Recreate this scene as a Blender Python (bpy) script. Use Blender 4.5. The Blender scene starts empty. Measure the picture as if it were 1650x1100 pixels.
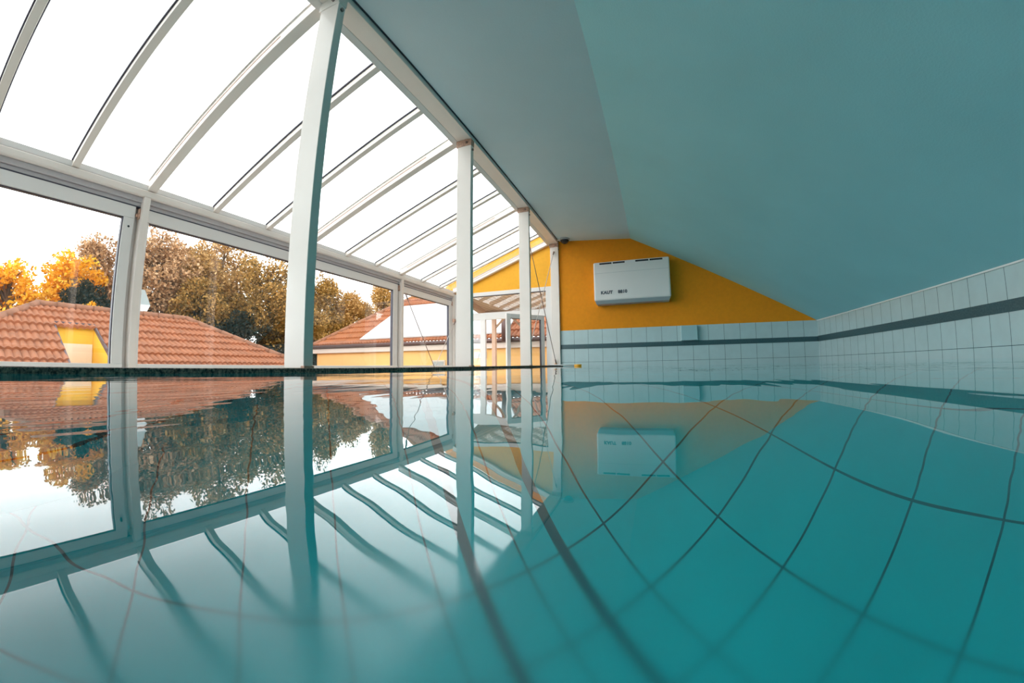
import bpy, bmesh, math, random
import numpy as np
from mathutils import Vector, Matrix

scene = bpy.context.scene
COL = scene.collection
random.seed(4)
PI = math.pi

# ------------------------------------------------------------------ camera
# world: z = 0 is the still water, +Y runs along the pool, -X is the glass side
CAM_H = 0.023
cam = bpy.data.cameras.new('camera')
cam.type = 'PANO'
cam.lens = 14.0
cam.sensor_width = 36.0
cam.clip_start = 0.001
cam.clip_end = 400.0
cam.panorama_type = 'FISHEYE_LENS_POLYNOMIAL'
cam.fisheye_fov = math.radians(179)
cam.fisheye_polynomial_k0 = 0.0
cam.fisheye_polynomial_k1 = -7.67931492e-02
cam.fisheye_polynomial_k2 = 4.61167541e-04
cam.fisheye_polynomial_k3 = 3.88389475e-05
cam.fisheye_polynomial_k4 = -9.32664876e-07
cam_o = bpy.data.objects.new('camera', cam)
COL.objects.link(cam_o)
YAW, PITCH, ROLL = 0.3619, 0.0646, 0.01266
_rot = Matrix.Rotation(YAW, 3, 'Z') @ Matrix.Rotation(PITCH, 3, 'X') @ Matrix.Rotation(ROLL, 3, 'Y')
_base = Matrix(((1, 0, 0), (0, 0, -1), (0, 1, 0)))          # camera looks along +Y, up +Z
cam_o.matrix_world = Matrix.Translation((0, 0, CAM_H)) @ (_rot @ _base).to_4x4()
scene.camera = cam_o

# ------------------------------------------------------------------ exposure and sky
vs = scene.view_settings
vs.view_transform = 'Standard'
vs.look = 'None'
vs.gamma = 1.0
vs.use_curve_mapping = False
vs.exposure = 0.42
scene.cycles.use_denoising = True
scene.cycles.transparent_max_bounces = 24
scene.cycles.max_bounces = 12
scene.cycles.diffuse_bounces = 5

SKY_LOW, SKY_HIGH = 4.0, 1.05
world = bpy.data.worlds.new('overcast_sky')
scene.world = world
world.use_nodes = True
wn, wl = world.node_tree.nodes, world.node_tree.links
wn.clear()
w_out = wn.new('ShaderNodeOutputWorld')
w_bg = wn.new('ShaderNodeBackground')
w_tc = wn.new('ShaderNodeTexCoord')
w_sep = wn.new('ShaderNodeSeparateXYZ')


def w_math(op, a, b=None, c=None):
    m = wn.new('ShaderNodeMath'); m.operation = op
    for i, v in enumerate((a, b, c)):
        if v is None: continue
        if isinstance(v, (int, float)): m.inputs[i].default_value = v
        else: wl.new(v, m.inputs[i])
    return m.outputs[0]


def w_lobe(d, power, gain):
    dn = Vector(d).normalized()
    dot = wn.new('ShaderNodeVectorMath'); dot.operation = 'DOT_PRODUCT'
    dot.inputs[1].default_value = dn
    wl.new(w_tc.outputs['Generated'], dot.inputs[0])
    return w_math('MULTIPLY', w_math('POWER', w_math('MAXIMUM', dot.outputs['Value'], 0.0), power), gain)


w_map = wn.new('ShaderNodeMapRange')              # hazy bright horizon, greyer cloud overhead
w_map.interpolation_type = 'SMOOTHSTEP'
w_map.inputs['From Min'].default_value = 0.12
w_map.inputs['From Max'].default_value = 0.62
w_map.inputs['To Min'].default_value = SKY_LOW
w_map.inputs['To Max'].default_value = SKY_HIGH
w_noise = wn.new('ShaderNodeTexNoise')
w_noise.inputs['Scale'].default_value = 1.6
w_noise.inputs['Detail'].default_value = 4
wl.new(w_tc.outputs['Generated'], w_sep.inputs[0])
wl.new(w_sep.outputs['Z'], w_map.inputs['Value'])
wl.new(w_tc.outputs['Generated'], w_noise.inputs['Vector'])
w_sum = w_math('ADD', w_math('ADD', w_map.outputs['Result'], w_lobe((-0.25, 0.85, 0.50), 6.0, 2.6)), w_lobe((-0.45, -0.75, 0.5), 4.0, 1.6))  # second lobe: unseen bright sky added behind the camera as fill light
w_str = w_math('MULTIPLY', w_sum, w_math('MULTIPLY_ADD', w_noise.outputs['Fac'], 0.3, 0.85))
w_bg.inputs['Color'].default_value = (0.97, 0.99, 1.0, 1)
wl.new(w_str, w_bg.inputs['Strength'])
wl.new(w_bg.outputs[0], w_out.inputs[0])


# ------------------------------------------------------------------ materials
def new_mat(name):
    m = bpy.data.materials.new(name)
    m.use_nodes = True
    return m, m.node_tree.nodes, m.node_tree.links


def mat(name, col, rough=0.5, metal=0.0, vary=0.0, vscale=6.0, bump=0.0, bscale=60.0, spec=0.5):
    m, n, l = new_mat(name)
    b = n['Principled BSDF']
    b.inputs['Base Color'].default_value = (*col, 1)
    b.inputs['Roughness'].default_value = rough
    b.inputs['Metallic'].default_value = metal
    b.inputs['Specular IOR Level'].default_value = spec
    g = n.new('ShaderNodeNewGeometry')
    if vary:
        t = n.new('ShaderNodeTexNoise'); t.inputs['Scale'].default_value = vscale
        t.inputs['Detail'].default_value = 5
        r = n.new('ShaderNodeMapRange')
        r.inputs['From Min'].default_value = 0.3; r.inputs['From Max'].default_value = 0.7
        r.inputs['To Min'].default_value = 1 - vary; r.inputs['To Max'].default_value = 1 + vary
        v = n.new('ShaderNodeVectorMath'); v.operation = 'SCALE'
        v.inputs[0].default_value = col
        l.new(g.outputs['Position'], t.inputs['Vector'])
        l.new(t.outputs['Fac'], r.inputs['Value'])
        l.new(r.outputs[0], v.inputs['Scale'])
        l.new(v.outputs[0], b.inputs['Base Color'])
    if bump:
        t2 = n.new('ShaderNodeTexNoise'); t2.inputs['Scale'].default_value = bscale
        bp = n.new('ShaderNodeBump'); bp.inputs['Strength'].default_value = bump
        bp.inputs['Distance'].default_value = 0.002
        l.new(g.outputs['Position'], t2.inputs['Vector'])
        l.new(t2.outputs['Fac'], bp.inputs['Height'])
        l.new(bp.outputs[0], b.inputs['Normal'])
    return m


def pulse(n, l, src, period, phase, half):
    """1 on a line of half width HALF every PERIOD, else 0"""
    a = n.new('ShaderNodeMath'); a.operation = 'SUBTRACT'; a.inputs[1].default_value = phase
    l.new(src, a.inputs[0])
    d = n.new('ShaderNodeMath'); d.operation = 'DIVIDE'; d.inputs[1].default_value = period
    l.new(a.outputs[0], d.inputs[0])
    r = n.new('ShaderNodeMath'); r.operation = 'ROUND'
    l.new(d.outputs[0], r.inputs[0])
    s = n.new('ShaderNodeMath'); s.operation = 'SUBTRACT'
    l.new(d.outputs[0], s.inputs[0]); l.new(r.outputs[0], s.inputs[1])
    ab = n.new('ShaderNodeMath'); ab.operation = 'ABSOLUTE'
    l.new(s.outputs[0], ab.inputs[0])
    c = n.new('ShaderNodeMath'); c.operation = 'LESS_THAN'; c.inputs[1].default_value = half / period
    l.new(ab.outputs[0], c.inputs[0])
    return c.outputs[0]


def tile_mat(name, axis, period, phase, zline, zperiod, tile_col, grout_col, half=0.0022, rough=0.18):
    m, n, l = new_mat(name)
    b = n['Principled BSDF']
    b.inputs['Roughness'].default_value = rough
    g = n.new('ShaderNodeNewGeometry')
    s = n.new('ShaderNodeSeparateXYZ')
    l.new(g.outputs['Position'], s.inputs[0])
    p1 = pulse(n, l, s.outputs[axis], period, phase, half)
    p2 = pulse(n, l, s.outputs['Z'], zperiod, zline, half)
    lt = n.new('ShaderNodeMath'); lt.operation = 'LESS_THAN'; lt.inputs[1].default_value = 0.2
    l.new(s.outputs['Z'], lt.inputs[0])
    an = n.new('ShaderNodeMath'); an.operation = 'MULTIPLY'
    l.new(p2, an.inputs[0]); l.new(lt.outputs[0], an.inputs[1])
    p2 = an.outputs[0]
    mx = n.new('ShaderNodeMath'); mx.operation = 'MAXIMUM'
    l.new(p1, mx.inputs[0]); l.new(p2, mx.inputs[1])
    t = n.new('ShaderNodeTexNoise'); t.inputs['Scale'].default_value = 9
    l.new(g.outputs['Position'], t.inputs['Vector'])
    r = n.new('ShaderNodeMapRange')
    r.inputs['To Min'].default_value = 0.93; r.inputs['To Max'].default_value = 1.07
    l.new(t.outputs['Fac'], r.inputs['Value'])
    v = n.new('ShaderNodeVectorMath'); v.operation = 'SCALE'; v.inputs[0].default_value = tile_col
    l.new(r.outputs[0], v.inputs['Scale'])
    mix = n.new('ShaderNodeMix'); mix.data_type = 'RGBA'
    l.new(mx.outputs[0], mix.inputs['Factor'])
    l.new(v.outputs[0], mix.inputs['A'])
    mix.inputs['B'].default_value = (*grout_col, 1)
    l.new(mix.outputs['Result'], b.inputs['Base Color'])
    return m


def speckle_mat(name, c1, c2, scale, rough=0.35):
    m, n, l = new_mat(name)
    b = n['Principled BSDF']; b.inputs['Roughness'].default_value = rough
    g = n.new('ShaderNodeNewGeometry')
    t = n.new('ShaderNodeTexNoise'); t.inputs['Scale'].default_value = scale
    t.inputs['Detail'].default_value = 6; t.inputs['Roughness'].default_value = 0.75
    l.new(g.outputs['Position'], t.inputs['Vector'])
    r = n.new('ShaderNodeValToRGB')
    r.color_ramp.elements[0].position = 0.42; r.color_ramp.elements[0].color = (*c1, 1)
    r.color_ramp.elements[1].position = 0.68; r.color_ramp.elements[1].color = (*c2, 1)
    l.new(t.outputs['Fac'], r.inputs[0])
    l.new(r.outputs[0], b.inputs['Base Color'])
    return m


def glass_mat(name, tint=(0.97, 0.985, 0.98), refl=1.0):
    m, n, l = new_mat(name)
    n.clear()
    o = n.new('ShaderNodeOutputMaterial')
    tr = n.new('ShaderNodeBsdfTransparent'); tr.inputs[0].default_value = (*tint, 1)
    gl = n.new('ShaderNodeBsdfGlossy'); gl.inputs['Roughness'].default_value = 0.01
    fr = n.new('ShaderNodeLayerWeight'); fr.inputs['Blend'].default_value = 0.5
    pw = n.new('ShaderNodeMath'); pw.operation = 'POWER'; pw.inputs[1].default_value = 5.0
    ml = n.new('ShaderNodeMath'); ml.operation = 'MULTIPLY_ADD'
    ml.inputs[1].default_value = 0.85 * refl; ml.inputs[2].default_value = 0.07 * refl
    mx = n.new('ShaderNodeMixShader')
    l.new(fr.outputs['Facing'], pw.inputs[0]); l.new(pw.outputs[0], ml.inputs[0]); l.new(ml.outputs[0], mx.inputs[0])
    l.new(tr.outputs[0], mx.inputs[1]); l.new(gl.outputs[0], mx.inputs[2])
    l.new(mx.outputs[0], o.inputs[0])
    return m


def plank_mat(name, col, axis, period, dark=0.45, rough=0.6):
    m, n, l = new_mat(name)
    b = n['Principled BSDF']; b.inputs['Roughness'].default_value = rough
    g = n.new('ShaderNodeNewGeometry'); s = n.new('ShaderNodeSeparateXYZ')
    l.new(g.outputs['Position'], s.inputs[0])
    p = pulse(n, l, s.outputs[axis], period, 0.03, 0.008)
    t = n.new('ShaderNodeTexNoise'); t.inputs['Scale'].default_value = 5
    l.new(g.outputs['Position'], t.inputs['Vector'])
    r = n.new('ShaderNodeMapRange'); r.inputs['To Min'].default_value = 0.8; r.inputs['To Max'].default_value = 1.2
    l.new(t.outputs['Fac'], r.inputs['Value'])
    v = n.new('ShaderNodeVectorMath'); v.operation = 'SCALE'; v.inputs[0].default_value = col
    l.new(r.outputs[0], v.inputs['Scale'])
    mix = n.new('ShaderNodeMix'); mix.data_type = 'RGBA'
    l.new(p, mix.inputs['Factor']); l.new(v.outputs[0], mix.inputs['A'])
    mix.inputs['B'].default_value = (*[c * dark for c in col], 1)
    l.new(mix.outputs['Result'], b.inputs['Base Color'])
    return m


M = {}
M['paint'] = mat('white_lacquer', (0.84, 0.76, 0.70), 0.35, vary=0.03, vscale=3)
M['frame'] = mat('white_frame', (0.80, 0.765, 0.74), 0.3)
M['channel'] = mat('grey_channel', (0.55, 0.51, 0.52), 0.4)
M['gasket'] = mat('dark_gasket', (0.05, 0.045, 0.07), 0.5)
M['rust'] = mat('rusty_bracket', (0.55, 0.33, 0.24), 0.6, vary=0.3, vscale=60)
M['rust_orange'] = mat('rust_stain', (0.62, 0.30, 0.08), 0.6)
M['bolt'] = mat('bolt_steel', (0.30, 0.22, 0.2), 0.35, 0.7)
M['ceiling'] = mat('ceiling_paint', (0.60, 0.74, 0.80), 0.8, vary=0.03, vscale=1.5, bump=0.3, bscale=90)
M['gable'] = mat('gable_lit_plaster', (0.96, 0.46, 0.035), 0.85, vary=0.04, vscale=20)  # orange plaster made brighter, sunlight on this gable put into the colour
M['slope'] = mat('slope_shade_paint', (0.38, 0.72, 0.79), 0.8, vary=0.03, vscale=1.5, bump=0.3, bscale=90)  # same ceiling, its dimmer light on the slope put into a darker teal
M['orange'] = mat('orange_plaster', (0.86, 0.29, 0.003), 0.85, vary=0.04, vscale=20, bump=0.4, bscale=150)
M['coping'] = speckle_mat('granite_coping', (0.010, 0.010, 0.011), (0.42, 0.30, 0.24), 70, 0.7)
M['band'] = speckle_mat('slate_band', (0.03, 0.085, 0.10), (0.07, 0.14, 0.16), 70)
M['tile_right'] = tile_mat('tile_side', 'Y', 0.1992, 2.970, 0.070, 0.245, (0.50, 0.64, 0.66), (0.05, 0.09, 0.11))
M['tile_end'] = tile_mat('tile_end', 'X', 0.2476, -1.315, 0.070, 0.245, (0.50, 0.64, 0.66), (0.05, 0.09, 0.11))
M['glass'] = glass_mat('window_glass')
M['white_plastic'] = mat('white_plastic', (0.80, 0.79, 0.78), 0.35)
M['grey_plastic'] = mat('grey_plastic', (0.38, 0.42, 0.45), 0.4)
M['black'] = mat('black_plastic', (0.012, 0.012, 0.014), 0.4)
M['letter'] = mat('grey_lettering', (0.07, 0.09, 0.12), 0.5)
M['wire_dark'] = mat('steel_cable', (0.24, 0.15, 0.12), 0.35, 0.6)
M['wire_light'] = mat('pale_cable', (0.65, 0.58, 0.54), 0.4)
M['yellow'] = mat('yellow_plastic', (0.9, 0.42, 0.02), 0.4)
M['deck'] = mat('walkway_tile', (0.66, 0.64, 0.61), 0.5)
M['tealbox'] = mat('pale_teal_tile', (0.36, 0.56, 0.60), 0.25)


def pool_floor_mat():
    m, n, l = new_mat('pool_floor_tile')
    b = n['Principled BSDF']; b.inputs['Roughness'].default_value = 0.4
    g = n.new('ShaderNodeNewGeometry')
    D = POOL_D

    def dotv(vec):
        d = n.new('ShaderNodeVectorMath'); d.operation = 'DOT_PRODUCT'; d.inputs[1].default_value = vec
        l.new(g.outputs['Position'], d.inputs[0])
        return d.outputs['Value']
    a = dotv((0.656, 0.755, 0)); c = dotv((0.66, -0.75, 0))
    p1 = pulse(n, l, a, 0.21 * D, 0.87 * D, 0.0030)
    p2 = pulse(n, l, c, 0.17 * D, -0.655 * D, 0.0030)
    # the cross joints only run over the right-hand part of the floor
    cg = n.new('ShaderNodeMath'); cg.operation = 'GREATER_THAN'; cg.inputs[1].default_value = -0.93 * D
    l.new(c, cg.inputs[0])
    cm = n.new('ShaderNodeMath'); cm.operation = 'MULTIPLY'; l.new(p2, cm.inputs[0]); l.new(cg.outputs[0], cm.inputs[1])
    p2 = cm.outputs[0]
    # two broad dark stripes across the floor colour
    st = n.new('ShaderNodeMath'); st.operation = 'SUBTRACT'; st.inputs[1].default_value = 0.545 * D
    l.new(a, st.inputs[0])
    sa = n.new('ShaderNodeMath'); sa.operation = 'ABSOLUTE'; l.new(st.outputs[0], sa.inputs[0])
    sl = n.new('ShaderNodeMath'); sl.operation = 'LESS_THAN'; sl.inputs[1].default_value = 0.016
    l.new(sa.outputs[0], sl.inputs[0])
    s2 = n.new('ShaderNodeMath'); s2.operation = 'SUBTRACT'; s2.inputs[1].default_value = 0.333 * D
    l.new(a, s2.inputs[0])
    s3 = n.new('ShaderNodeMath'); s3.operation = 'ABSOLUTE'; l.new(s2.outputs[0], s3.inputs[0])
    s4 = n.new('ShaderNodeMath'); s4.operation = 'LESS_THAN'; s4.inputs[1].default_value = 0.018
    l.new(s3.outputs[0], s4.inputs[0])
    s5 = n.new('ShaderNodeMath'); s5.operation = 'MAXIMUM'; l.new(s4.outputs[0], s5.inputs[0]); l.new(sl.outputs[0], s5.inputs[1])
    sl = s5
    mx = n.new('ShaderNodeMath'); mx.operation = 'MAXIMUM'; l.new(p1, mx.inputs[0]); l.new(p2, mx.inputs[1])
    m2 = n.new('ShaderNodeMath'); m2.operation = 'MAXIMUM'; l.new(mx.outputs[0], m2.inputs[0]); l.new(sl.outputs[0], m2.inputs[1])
    t = n.new('ShaderNodeTexNoise'); t.inputs['Scale'].default_value = 3
    l.new(g.outputs['Position'], t.inputs['Vector'])
    r = n.new('ShaderNodeMapRange'); r.inputs['To Min'].default_value = 0.85; r.inputs['To Max'].default_value = 1.15
    l.new(t.outputs['Fac'], r.inputs['Value'])
    v = n.new('ShaderNodeVectorMath'); v.operation = 'SCALE'; v.inputs[0].default_value = POOL_COL
    l.new(r.outputs[0], v.inputs['Scale'])
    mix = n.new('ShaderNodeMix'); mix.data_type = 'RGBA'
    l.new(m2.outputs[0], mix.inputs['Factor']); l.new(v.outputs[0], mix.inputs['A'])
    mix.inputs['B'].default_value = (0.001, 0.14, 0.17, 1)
    l.new(mix.outputs['Result'], b.inputs['Base Color'])
    return m


def water_mat():
    m, n, l = new_mat('pool_water')
    n.clear()
    o = n.new('ShaderNodeOutputMaterial')
    gl = n.new('ShaderNodeBsdfGlass'); gl.inputs['IOR'].default_value = 1.333
    gl.inputs['Roughness'].default_value = 0.0
    gl.inputs['Color'].default_value = (1, 1, 1, 1)
    g = n.new('ShaderNodeNewGeometry')
    prev = None
    for sc_, stretch, det, dist in ((1.5, (1, 1, 1), 1.0, 0.0055), (5.0, (1.6, 0.8, 1), 1.0, 0.0006), (16.0, (2.4, 0.35, 1), 1.0, 0.0002)):
        mp = n.new('ShaderNodeMapping'); mp.inputs['Scale'].default_value = stretch
        l.new(g.outputs['Position'], mp.inputs['Vector'])
        t = n.new('ShaderNodeTexNoise'); t.inputs['Scale'].default_value = sc_; t.inputs['Detail'].default_value = det
        l.new(mp.outputs[0], t.inputs['Vector'])
        b = n.new('ShaderNodeBump'); b.inputs['Strength'].default_value = 1.0; b.inputs['Distance'].default_value = dist
        l.new(t.outputs['Fac'], b.inputs['Height'])
        if prev is not None:
            l.new(prev, b.inputs['Normal'])
        prev = b.outputs[0]
    l.new(prev, gl.inputs['Normal'])
    # the surface is finely ruffled where the camera housing breaks it
    ds = n.new('ShaderNodeVectorMath'); ds.operation = 'LENGTH'
    l.new(g.outputs['Position'], ds.inputs[0])
    rf = n.new('ShaderNodeMapRange'); rf.interpolation_type = 'SMOOTHSTEP'
    rf.inputs['From Min'].default_value = 0.015; rf.inputs['From Max'].default_value = 0.062
    rf.inputs['To Min'].default_value = 0.20; rf.inputs['To Max'].default_value = 0.0
    l.new(ds.outputs['Value'], rf.inputs['Value'])
    l.new(rf.outputs[0], gl.inputs['Roughness'])
    l.new(gl.outputs[0], o.inputs[0])
    return m


POOL_D = 1.35
POOL_COL = (0.001, 0.62, 0.68)
M['pool_wall'] = tile_mat('pool_wall_tile', 'Z', 0.25, 0.0, -0.175, 0.25, POOL_COL, (0.002, 0.05, 0.07), 0.004)
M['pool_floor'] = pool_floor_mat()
M['water'] = water_mat()


# ------------------------------------------------------------------ mesh helpers
class MB:
    def __init__(self):
        self.bm = bmesh.new()

    def hull(self, c8, bevel=0.0):
        """box from 8 corners: bottom ring 0-3, top ring 4-7"""
        bm = self.bm
        v = [bm.verts.new(c) for c in c8]
        fs = [bm.faces.new([v[i] for i in f]) for f in
              ((3, 2, 1, 0), (4, 5, 6, 7), (0, 1, 5, 4), (1, 2, 6, 5), (2, 3, 7, 6), (3, 0, 4, 7))]
        if bevel:
            es = list({e for f in fs for e in f.edges})
            bmesh.ops.bevel(bm, geom=es, offset=bevel, segments=2, affect='EDGES', profile=0.5)
        return self

    def box(self, x0, x1, y0, y1, z0, z1, bevel=0.0):
        return self.hull([(x0, y0, z0), (x1, y0, z0), (x1, y1, z0), (x0, y1, z0),
                          (x0, y0, z1), (x1, y0, z1), (x1, y1, z1), (x0, y1, z1)], bevel)

    def poly(self, pts, thick=None):
        """flat polygon; THICK = extrusion vector"""
        bm = self.bm
        a = [bm.verts.new(p) for p in pts]
        bm.faces.new(a)
        if thick is not None:
            b = [bm.verts.new(Vector(p) + Vector(thick)) for p in pts]
            bm.faces.new(list(reversed(b)))
            k = len(pts)
            for i in range(k):
                bm.faces.new((a[i], b[i], b[(i + 1) % k], a[(i + 1) % k]))
        return self

    def tube(self, p0, p1, r0, r1=None, seg=12, caps=True):
        bm = self.bm
        r1 = r0 if r1 is None else r1
        p0, p1 = Vector(p0), Vector(p1)
        d = (p1 - p0).normalized()
        u = d.orthogonal().normalized(); w = d.cross(u)
        ra = [bm.verts.new(p0 + (u * math.cos(2 * PI * i / seg) + w * math.sin(2 * PI * i / seg)) * r0) for i in range(seg)]
        rb = [bm.verts.new(p1 + (u * math.cos(2 * PI * i / seg) + w * math.sin(2 * PI * i / seg)) * r1) for i in range(seg)]
        for i in range(seg):
            f = bm.faces.new((ra[i], ra[(i + 1) % seg], rb[(i + 1) % seg], rb[i])); f.smooth = True
        if caps:
            bm.faces.new(list(reversed(ra))); bm.faces.new(rb)
        return self

    def dome(self, c, r, flat=1.0, down=True, seg=20, rings=8):
        bm = self.bm
        s = -1 if down else 1
        prev = None
        for j in range(rings + 1):
            a = PI / 2 * j / rings
            if j == rings:
                ring = [bm.verts.new((c[0], c[1], c[2] + s * r * flat))]
            else:
                ring = [bm.verts.new((c[0] + r * math.cos(a) * math.cos(2 * PI * i / seg),
                                      c[1] + r * math.cos(a) * math.sin(2 * PI * i / seg),
                                      c[2] + s * r * flat * math.sin(a))) for i in range(seg)]
            if prev:
                for i in range(seg):
                    if len(ring) == 1:
                        f = bm.faces.new((prev[i], prev[(i + 1) % seg], ring[0]))
                    else:
                        f = bm.faces.new((prev[i], prev[(i + 1) % seg], ring[(i + 1) % seg], ring[i]))
                    f.smooth = True
            prev = ring
        return self

    def build(self, name, m, parent=None, origin=None):
        bm = self.bm
        bmesh.ops.recalc_face_normals(bm, faces=bm.faces[:])
        if parent is not None:
            o0 = world_loc(parent)
        elif origin is not None:
            o0 = Vector(origin)
        else:
            xs = [v.co for v in bm.verts]
            o0 = Vector(((min(c.x for c in xs) + max(c.x for c in xs)) / 2,
                         (min(c.y for c in xs) + max(c.y for c in xs)) / 2, min(c.z for c in xs)))
        for v in bm.verts:
            v.co -= o0
        me = bpy.data.meshes.new(name)
        bm.to_mesh(me); bm.free()
        me.materials.append(m)
        ob = bpy.data.objects.new(name, me)
        COL.objects.link(ob)
        if parent is not None:
            ob.parent = parent
        else:
            ob.location = o0
        return ob


def world_loc(o):
    p = Vector(o.location)
    while o.parent is not None:
        o = o.parent
        p = p + Vector(o.location)
    return p


def thing(name, loc, label, cat, group=None, kind=None):
    o = bpy.data.objects.new(name, None)
    o.empty_display_size = 0.1
    COL.objects.link(o)
    o.location = loc
    return tag(o, label, cat, group, kind)


def tag(o, label, cat, group=None, kind=None):
    o['label'] = label
    o['category'] = cat
    if group: o['group'] = group
    if kind: o['kind'] = kind
    return o


def struct(o, label, cat):
    return tag(o, label, cat, kind='structure')


# ------------------------------------------------------------------ layout numbers (metres)
XP0, XP1 = -1.712, -1.561            # inner posts, X extent
YP = [1.272, 3.057, 4.842, 6.565]    # inner posts, front faces
PD = 0.056                           # post depth
Z_COP = 0.019
Z_BEAM = 2.255
XO0, XO1 = -3.87, -3.72              # outer posts
Z_EAVE = 1.50
YEND = 6.62
XR = 2.62
YB = -3.4                            # wall behind the camera
Z_TILE = 0.64
RIDGE = (-0.272, 2.205)
CEIL_L = (-1.545, 2.30)
SL = (Z_BEAM - Z_EAVE + 0.0) / (XP0 - XO1)   # slope of the glass roof


def zroof(x):                        # underside of the rafters
    return Z_EAVE + (x - XO1) * SL


# ------------------------------------------------------------------ setting: pool
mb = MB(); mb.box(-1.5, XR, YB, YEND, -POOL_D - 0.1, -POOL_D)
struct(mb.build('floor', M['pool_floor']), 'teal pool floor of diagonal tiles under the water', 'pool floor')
for nm, b in (('left', (-1.6, -1.5, YB, YEND)), ):
    mb = MB(); mb.box(b[0], b[1], b[2], b[3], -POOL_D, -0.03)
    struct(mb.build('wall_pool_left', M['pool_wall']), 'teal pool wall under the dark coping', 'pool wall')
mb = MB(); mb.poly([(-1.5, YB, 0), (XR, YB, 0), (XR, YEND, 0), (-1.5, YEND, 0)])
wo = mb.build('water', M['water'])
struct(wo, 'still teal pool water mirroring the glass roof and posts', 'water')

mb = MB(); mb.box(-1.97, -1.5, YB, 6.5, -0.05, Z_COP, 0.004)
struct(mb.build('trim_1', M['coping']), 'dark speckled stone coping along the glass side of the pool', 'coping')
mb = MB(); mb.box(-4.2, -1.6, YB, YEND, -1.2, -1.1)
struct(mb.build('floor_walkway', M['deck']), 'low walkway floor between the pool and the windows', 'floor')
mb = MB(); mb.box(-1.97, -1.6, YB, 6.5, -1.1, -0.05)
struct(mb.build('wall_pool_outer', M['deck']), 'outer face of the raised pool wall', 'wall')

# setting: walls
mb = MB(); mb.box(XR, XR + 0.15, YB, YEND, -POOL_D, Z_TILE)
struct(mb.build('wall_right', M['tile_right']), 'low pale tiled wall on the right under the sloping ceiling', 'wall')
mb = MB(); mb.box(-1.6, XR + 0.15, YEND, YEND + 0.2, -POOL_D, Z_TILE)
struct(mb.build('wall_end', M['tile_end']), 'pale tiled lower part of the far end wall', 'wall')
mb = MB()
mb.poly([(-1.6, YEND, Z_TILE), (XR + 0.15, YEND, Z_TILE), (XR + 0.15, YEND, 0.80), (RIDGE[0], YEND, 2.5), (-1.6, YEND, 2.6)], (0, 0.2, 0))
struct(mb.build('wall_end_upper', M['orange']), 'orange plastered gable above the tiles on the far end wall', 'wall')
mb = MB(); mb.box(-4.3, XR + 0.15, YB - 0.15, YB, -1.2, 2.6)
struct(mb.build('wall_back', M['ceiling']), 'plain wall at the near end of the pool', 'wall')
mb = MB(); mb.box(XR - 0.006, XR, YB, YEND, 0.307, 0.393)
struct(mb.build('trim_2', M['band']), 'dark slate band on the right tiled wall', 'tile band')
mb = MB(); mb.box(-1.56, XR - 0.006, YEND - 0.006, YEND, 0.307, 0.385)
struct(mb.build('trim_3', M['band']), 'dark slate band on the far tiled wall', 'tile band')
mb = MB(); mb.box(XR - 0.010, XR, YB, YEND, Z_TILE - 0.012, Z_TILE + 0.004)
struct(mb.build('trim_4', M['white_plastic']), 'thin pale edge bead on top of the right tiled wall', 'edge trim')

# ceiling: nearly level strip from the beam to the ridge, then the long slope down to the right wall
th = (0, 0, 0.12)
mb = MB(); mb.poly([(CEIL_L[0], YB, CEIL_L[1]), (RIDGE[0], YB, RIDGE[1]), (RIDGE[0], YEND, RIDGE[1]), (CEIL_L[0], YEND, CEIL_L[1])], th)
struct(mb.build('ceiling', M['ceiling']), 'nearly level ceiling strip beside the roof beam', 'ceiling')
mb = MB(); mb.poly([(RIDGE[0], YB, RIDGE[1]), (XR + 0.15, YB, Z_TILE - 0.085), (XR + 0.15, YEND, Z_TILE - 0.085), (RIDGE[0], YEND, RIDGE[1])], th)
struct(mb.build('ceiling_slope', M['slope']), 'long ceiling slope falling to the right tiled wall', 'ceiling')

# ------------------------------------------------------------------ inner posts with bracket, plate and bolts
ords = ['nearest and widest', 'second', 'third', 'farthest']
plab = ['largest white square post rising from the dark coping near the camera',
        'second white post from the camera, between the big post and the wall braces',
        'third white post from the camera, with crossed cables starting behind it',
        'farthest white post, at the corner of the orange end wall']
for k, y in enumerate(YP):
    t = thing('post', ((XP0 + XP1) / 2, y + PD / 2, Z_COP), plab[k], 'post', 'white posts along the pool edge')
    MB().box(XP0, XP1, y, y + PD, Z_COP, Z_BEAM, 0.003).build('shaft', M['paint'], t)
    MB().box(XP0 - 0.012, XP1 + 0.004, y - 0.006, y + PD + 0.006, Z_BEAM - 0.07, Z_BEAM, 0.003).build('bracket', M['rust'] if k else M['paint'], t)
    b = MB(); b.tube((XP1 - 0.045, y - 0.006, Z_BEAM - 0.035), (XP1 - 0.045, y - 0.018, Z_BEAM - 0.035), 0.011)
    b.build('bolt', M['bolt'], t)
    b = MB(); b.tube((XP1, y + PD / 2, Z_BEAM - 0.11), (XP1 + 0.012, y + PD / 2, Z_BEAM - 0.11), 0.012)
    b.build('bolt', M['bolt'], t)
    MB().box(XP1 - 0.02, XP1 + 0.006, y - 0.003, y + PD + 0.004, Z_COP, Z_COP + 0.012, 0.002).build('foot_plate', M['rust'], t)

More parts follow.
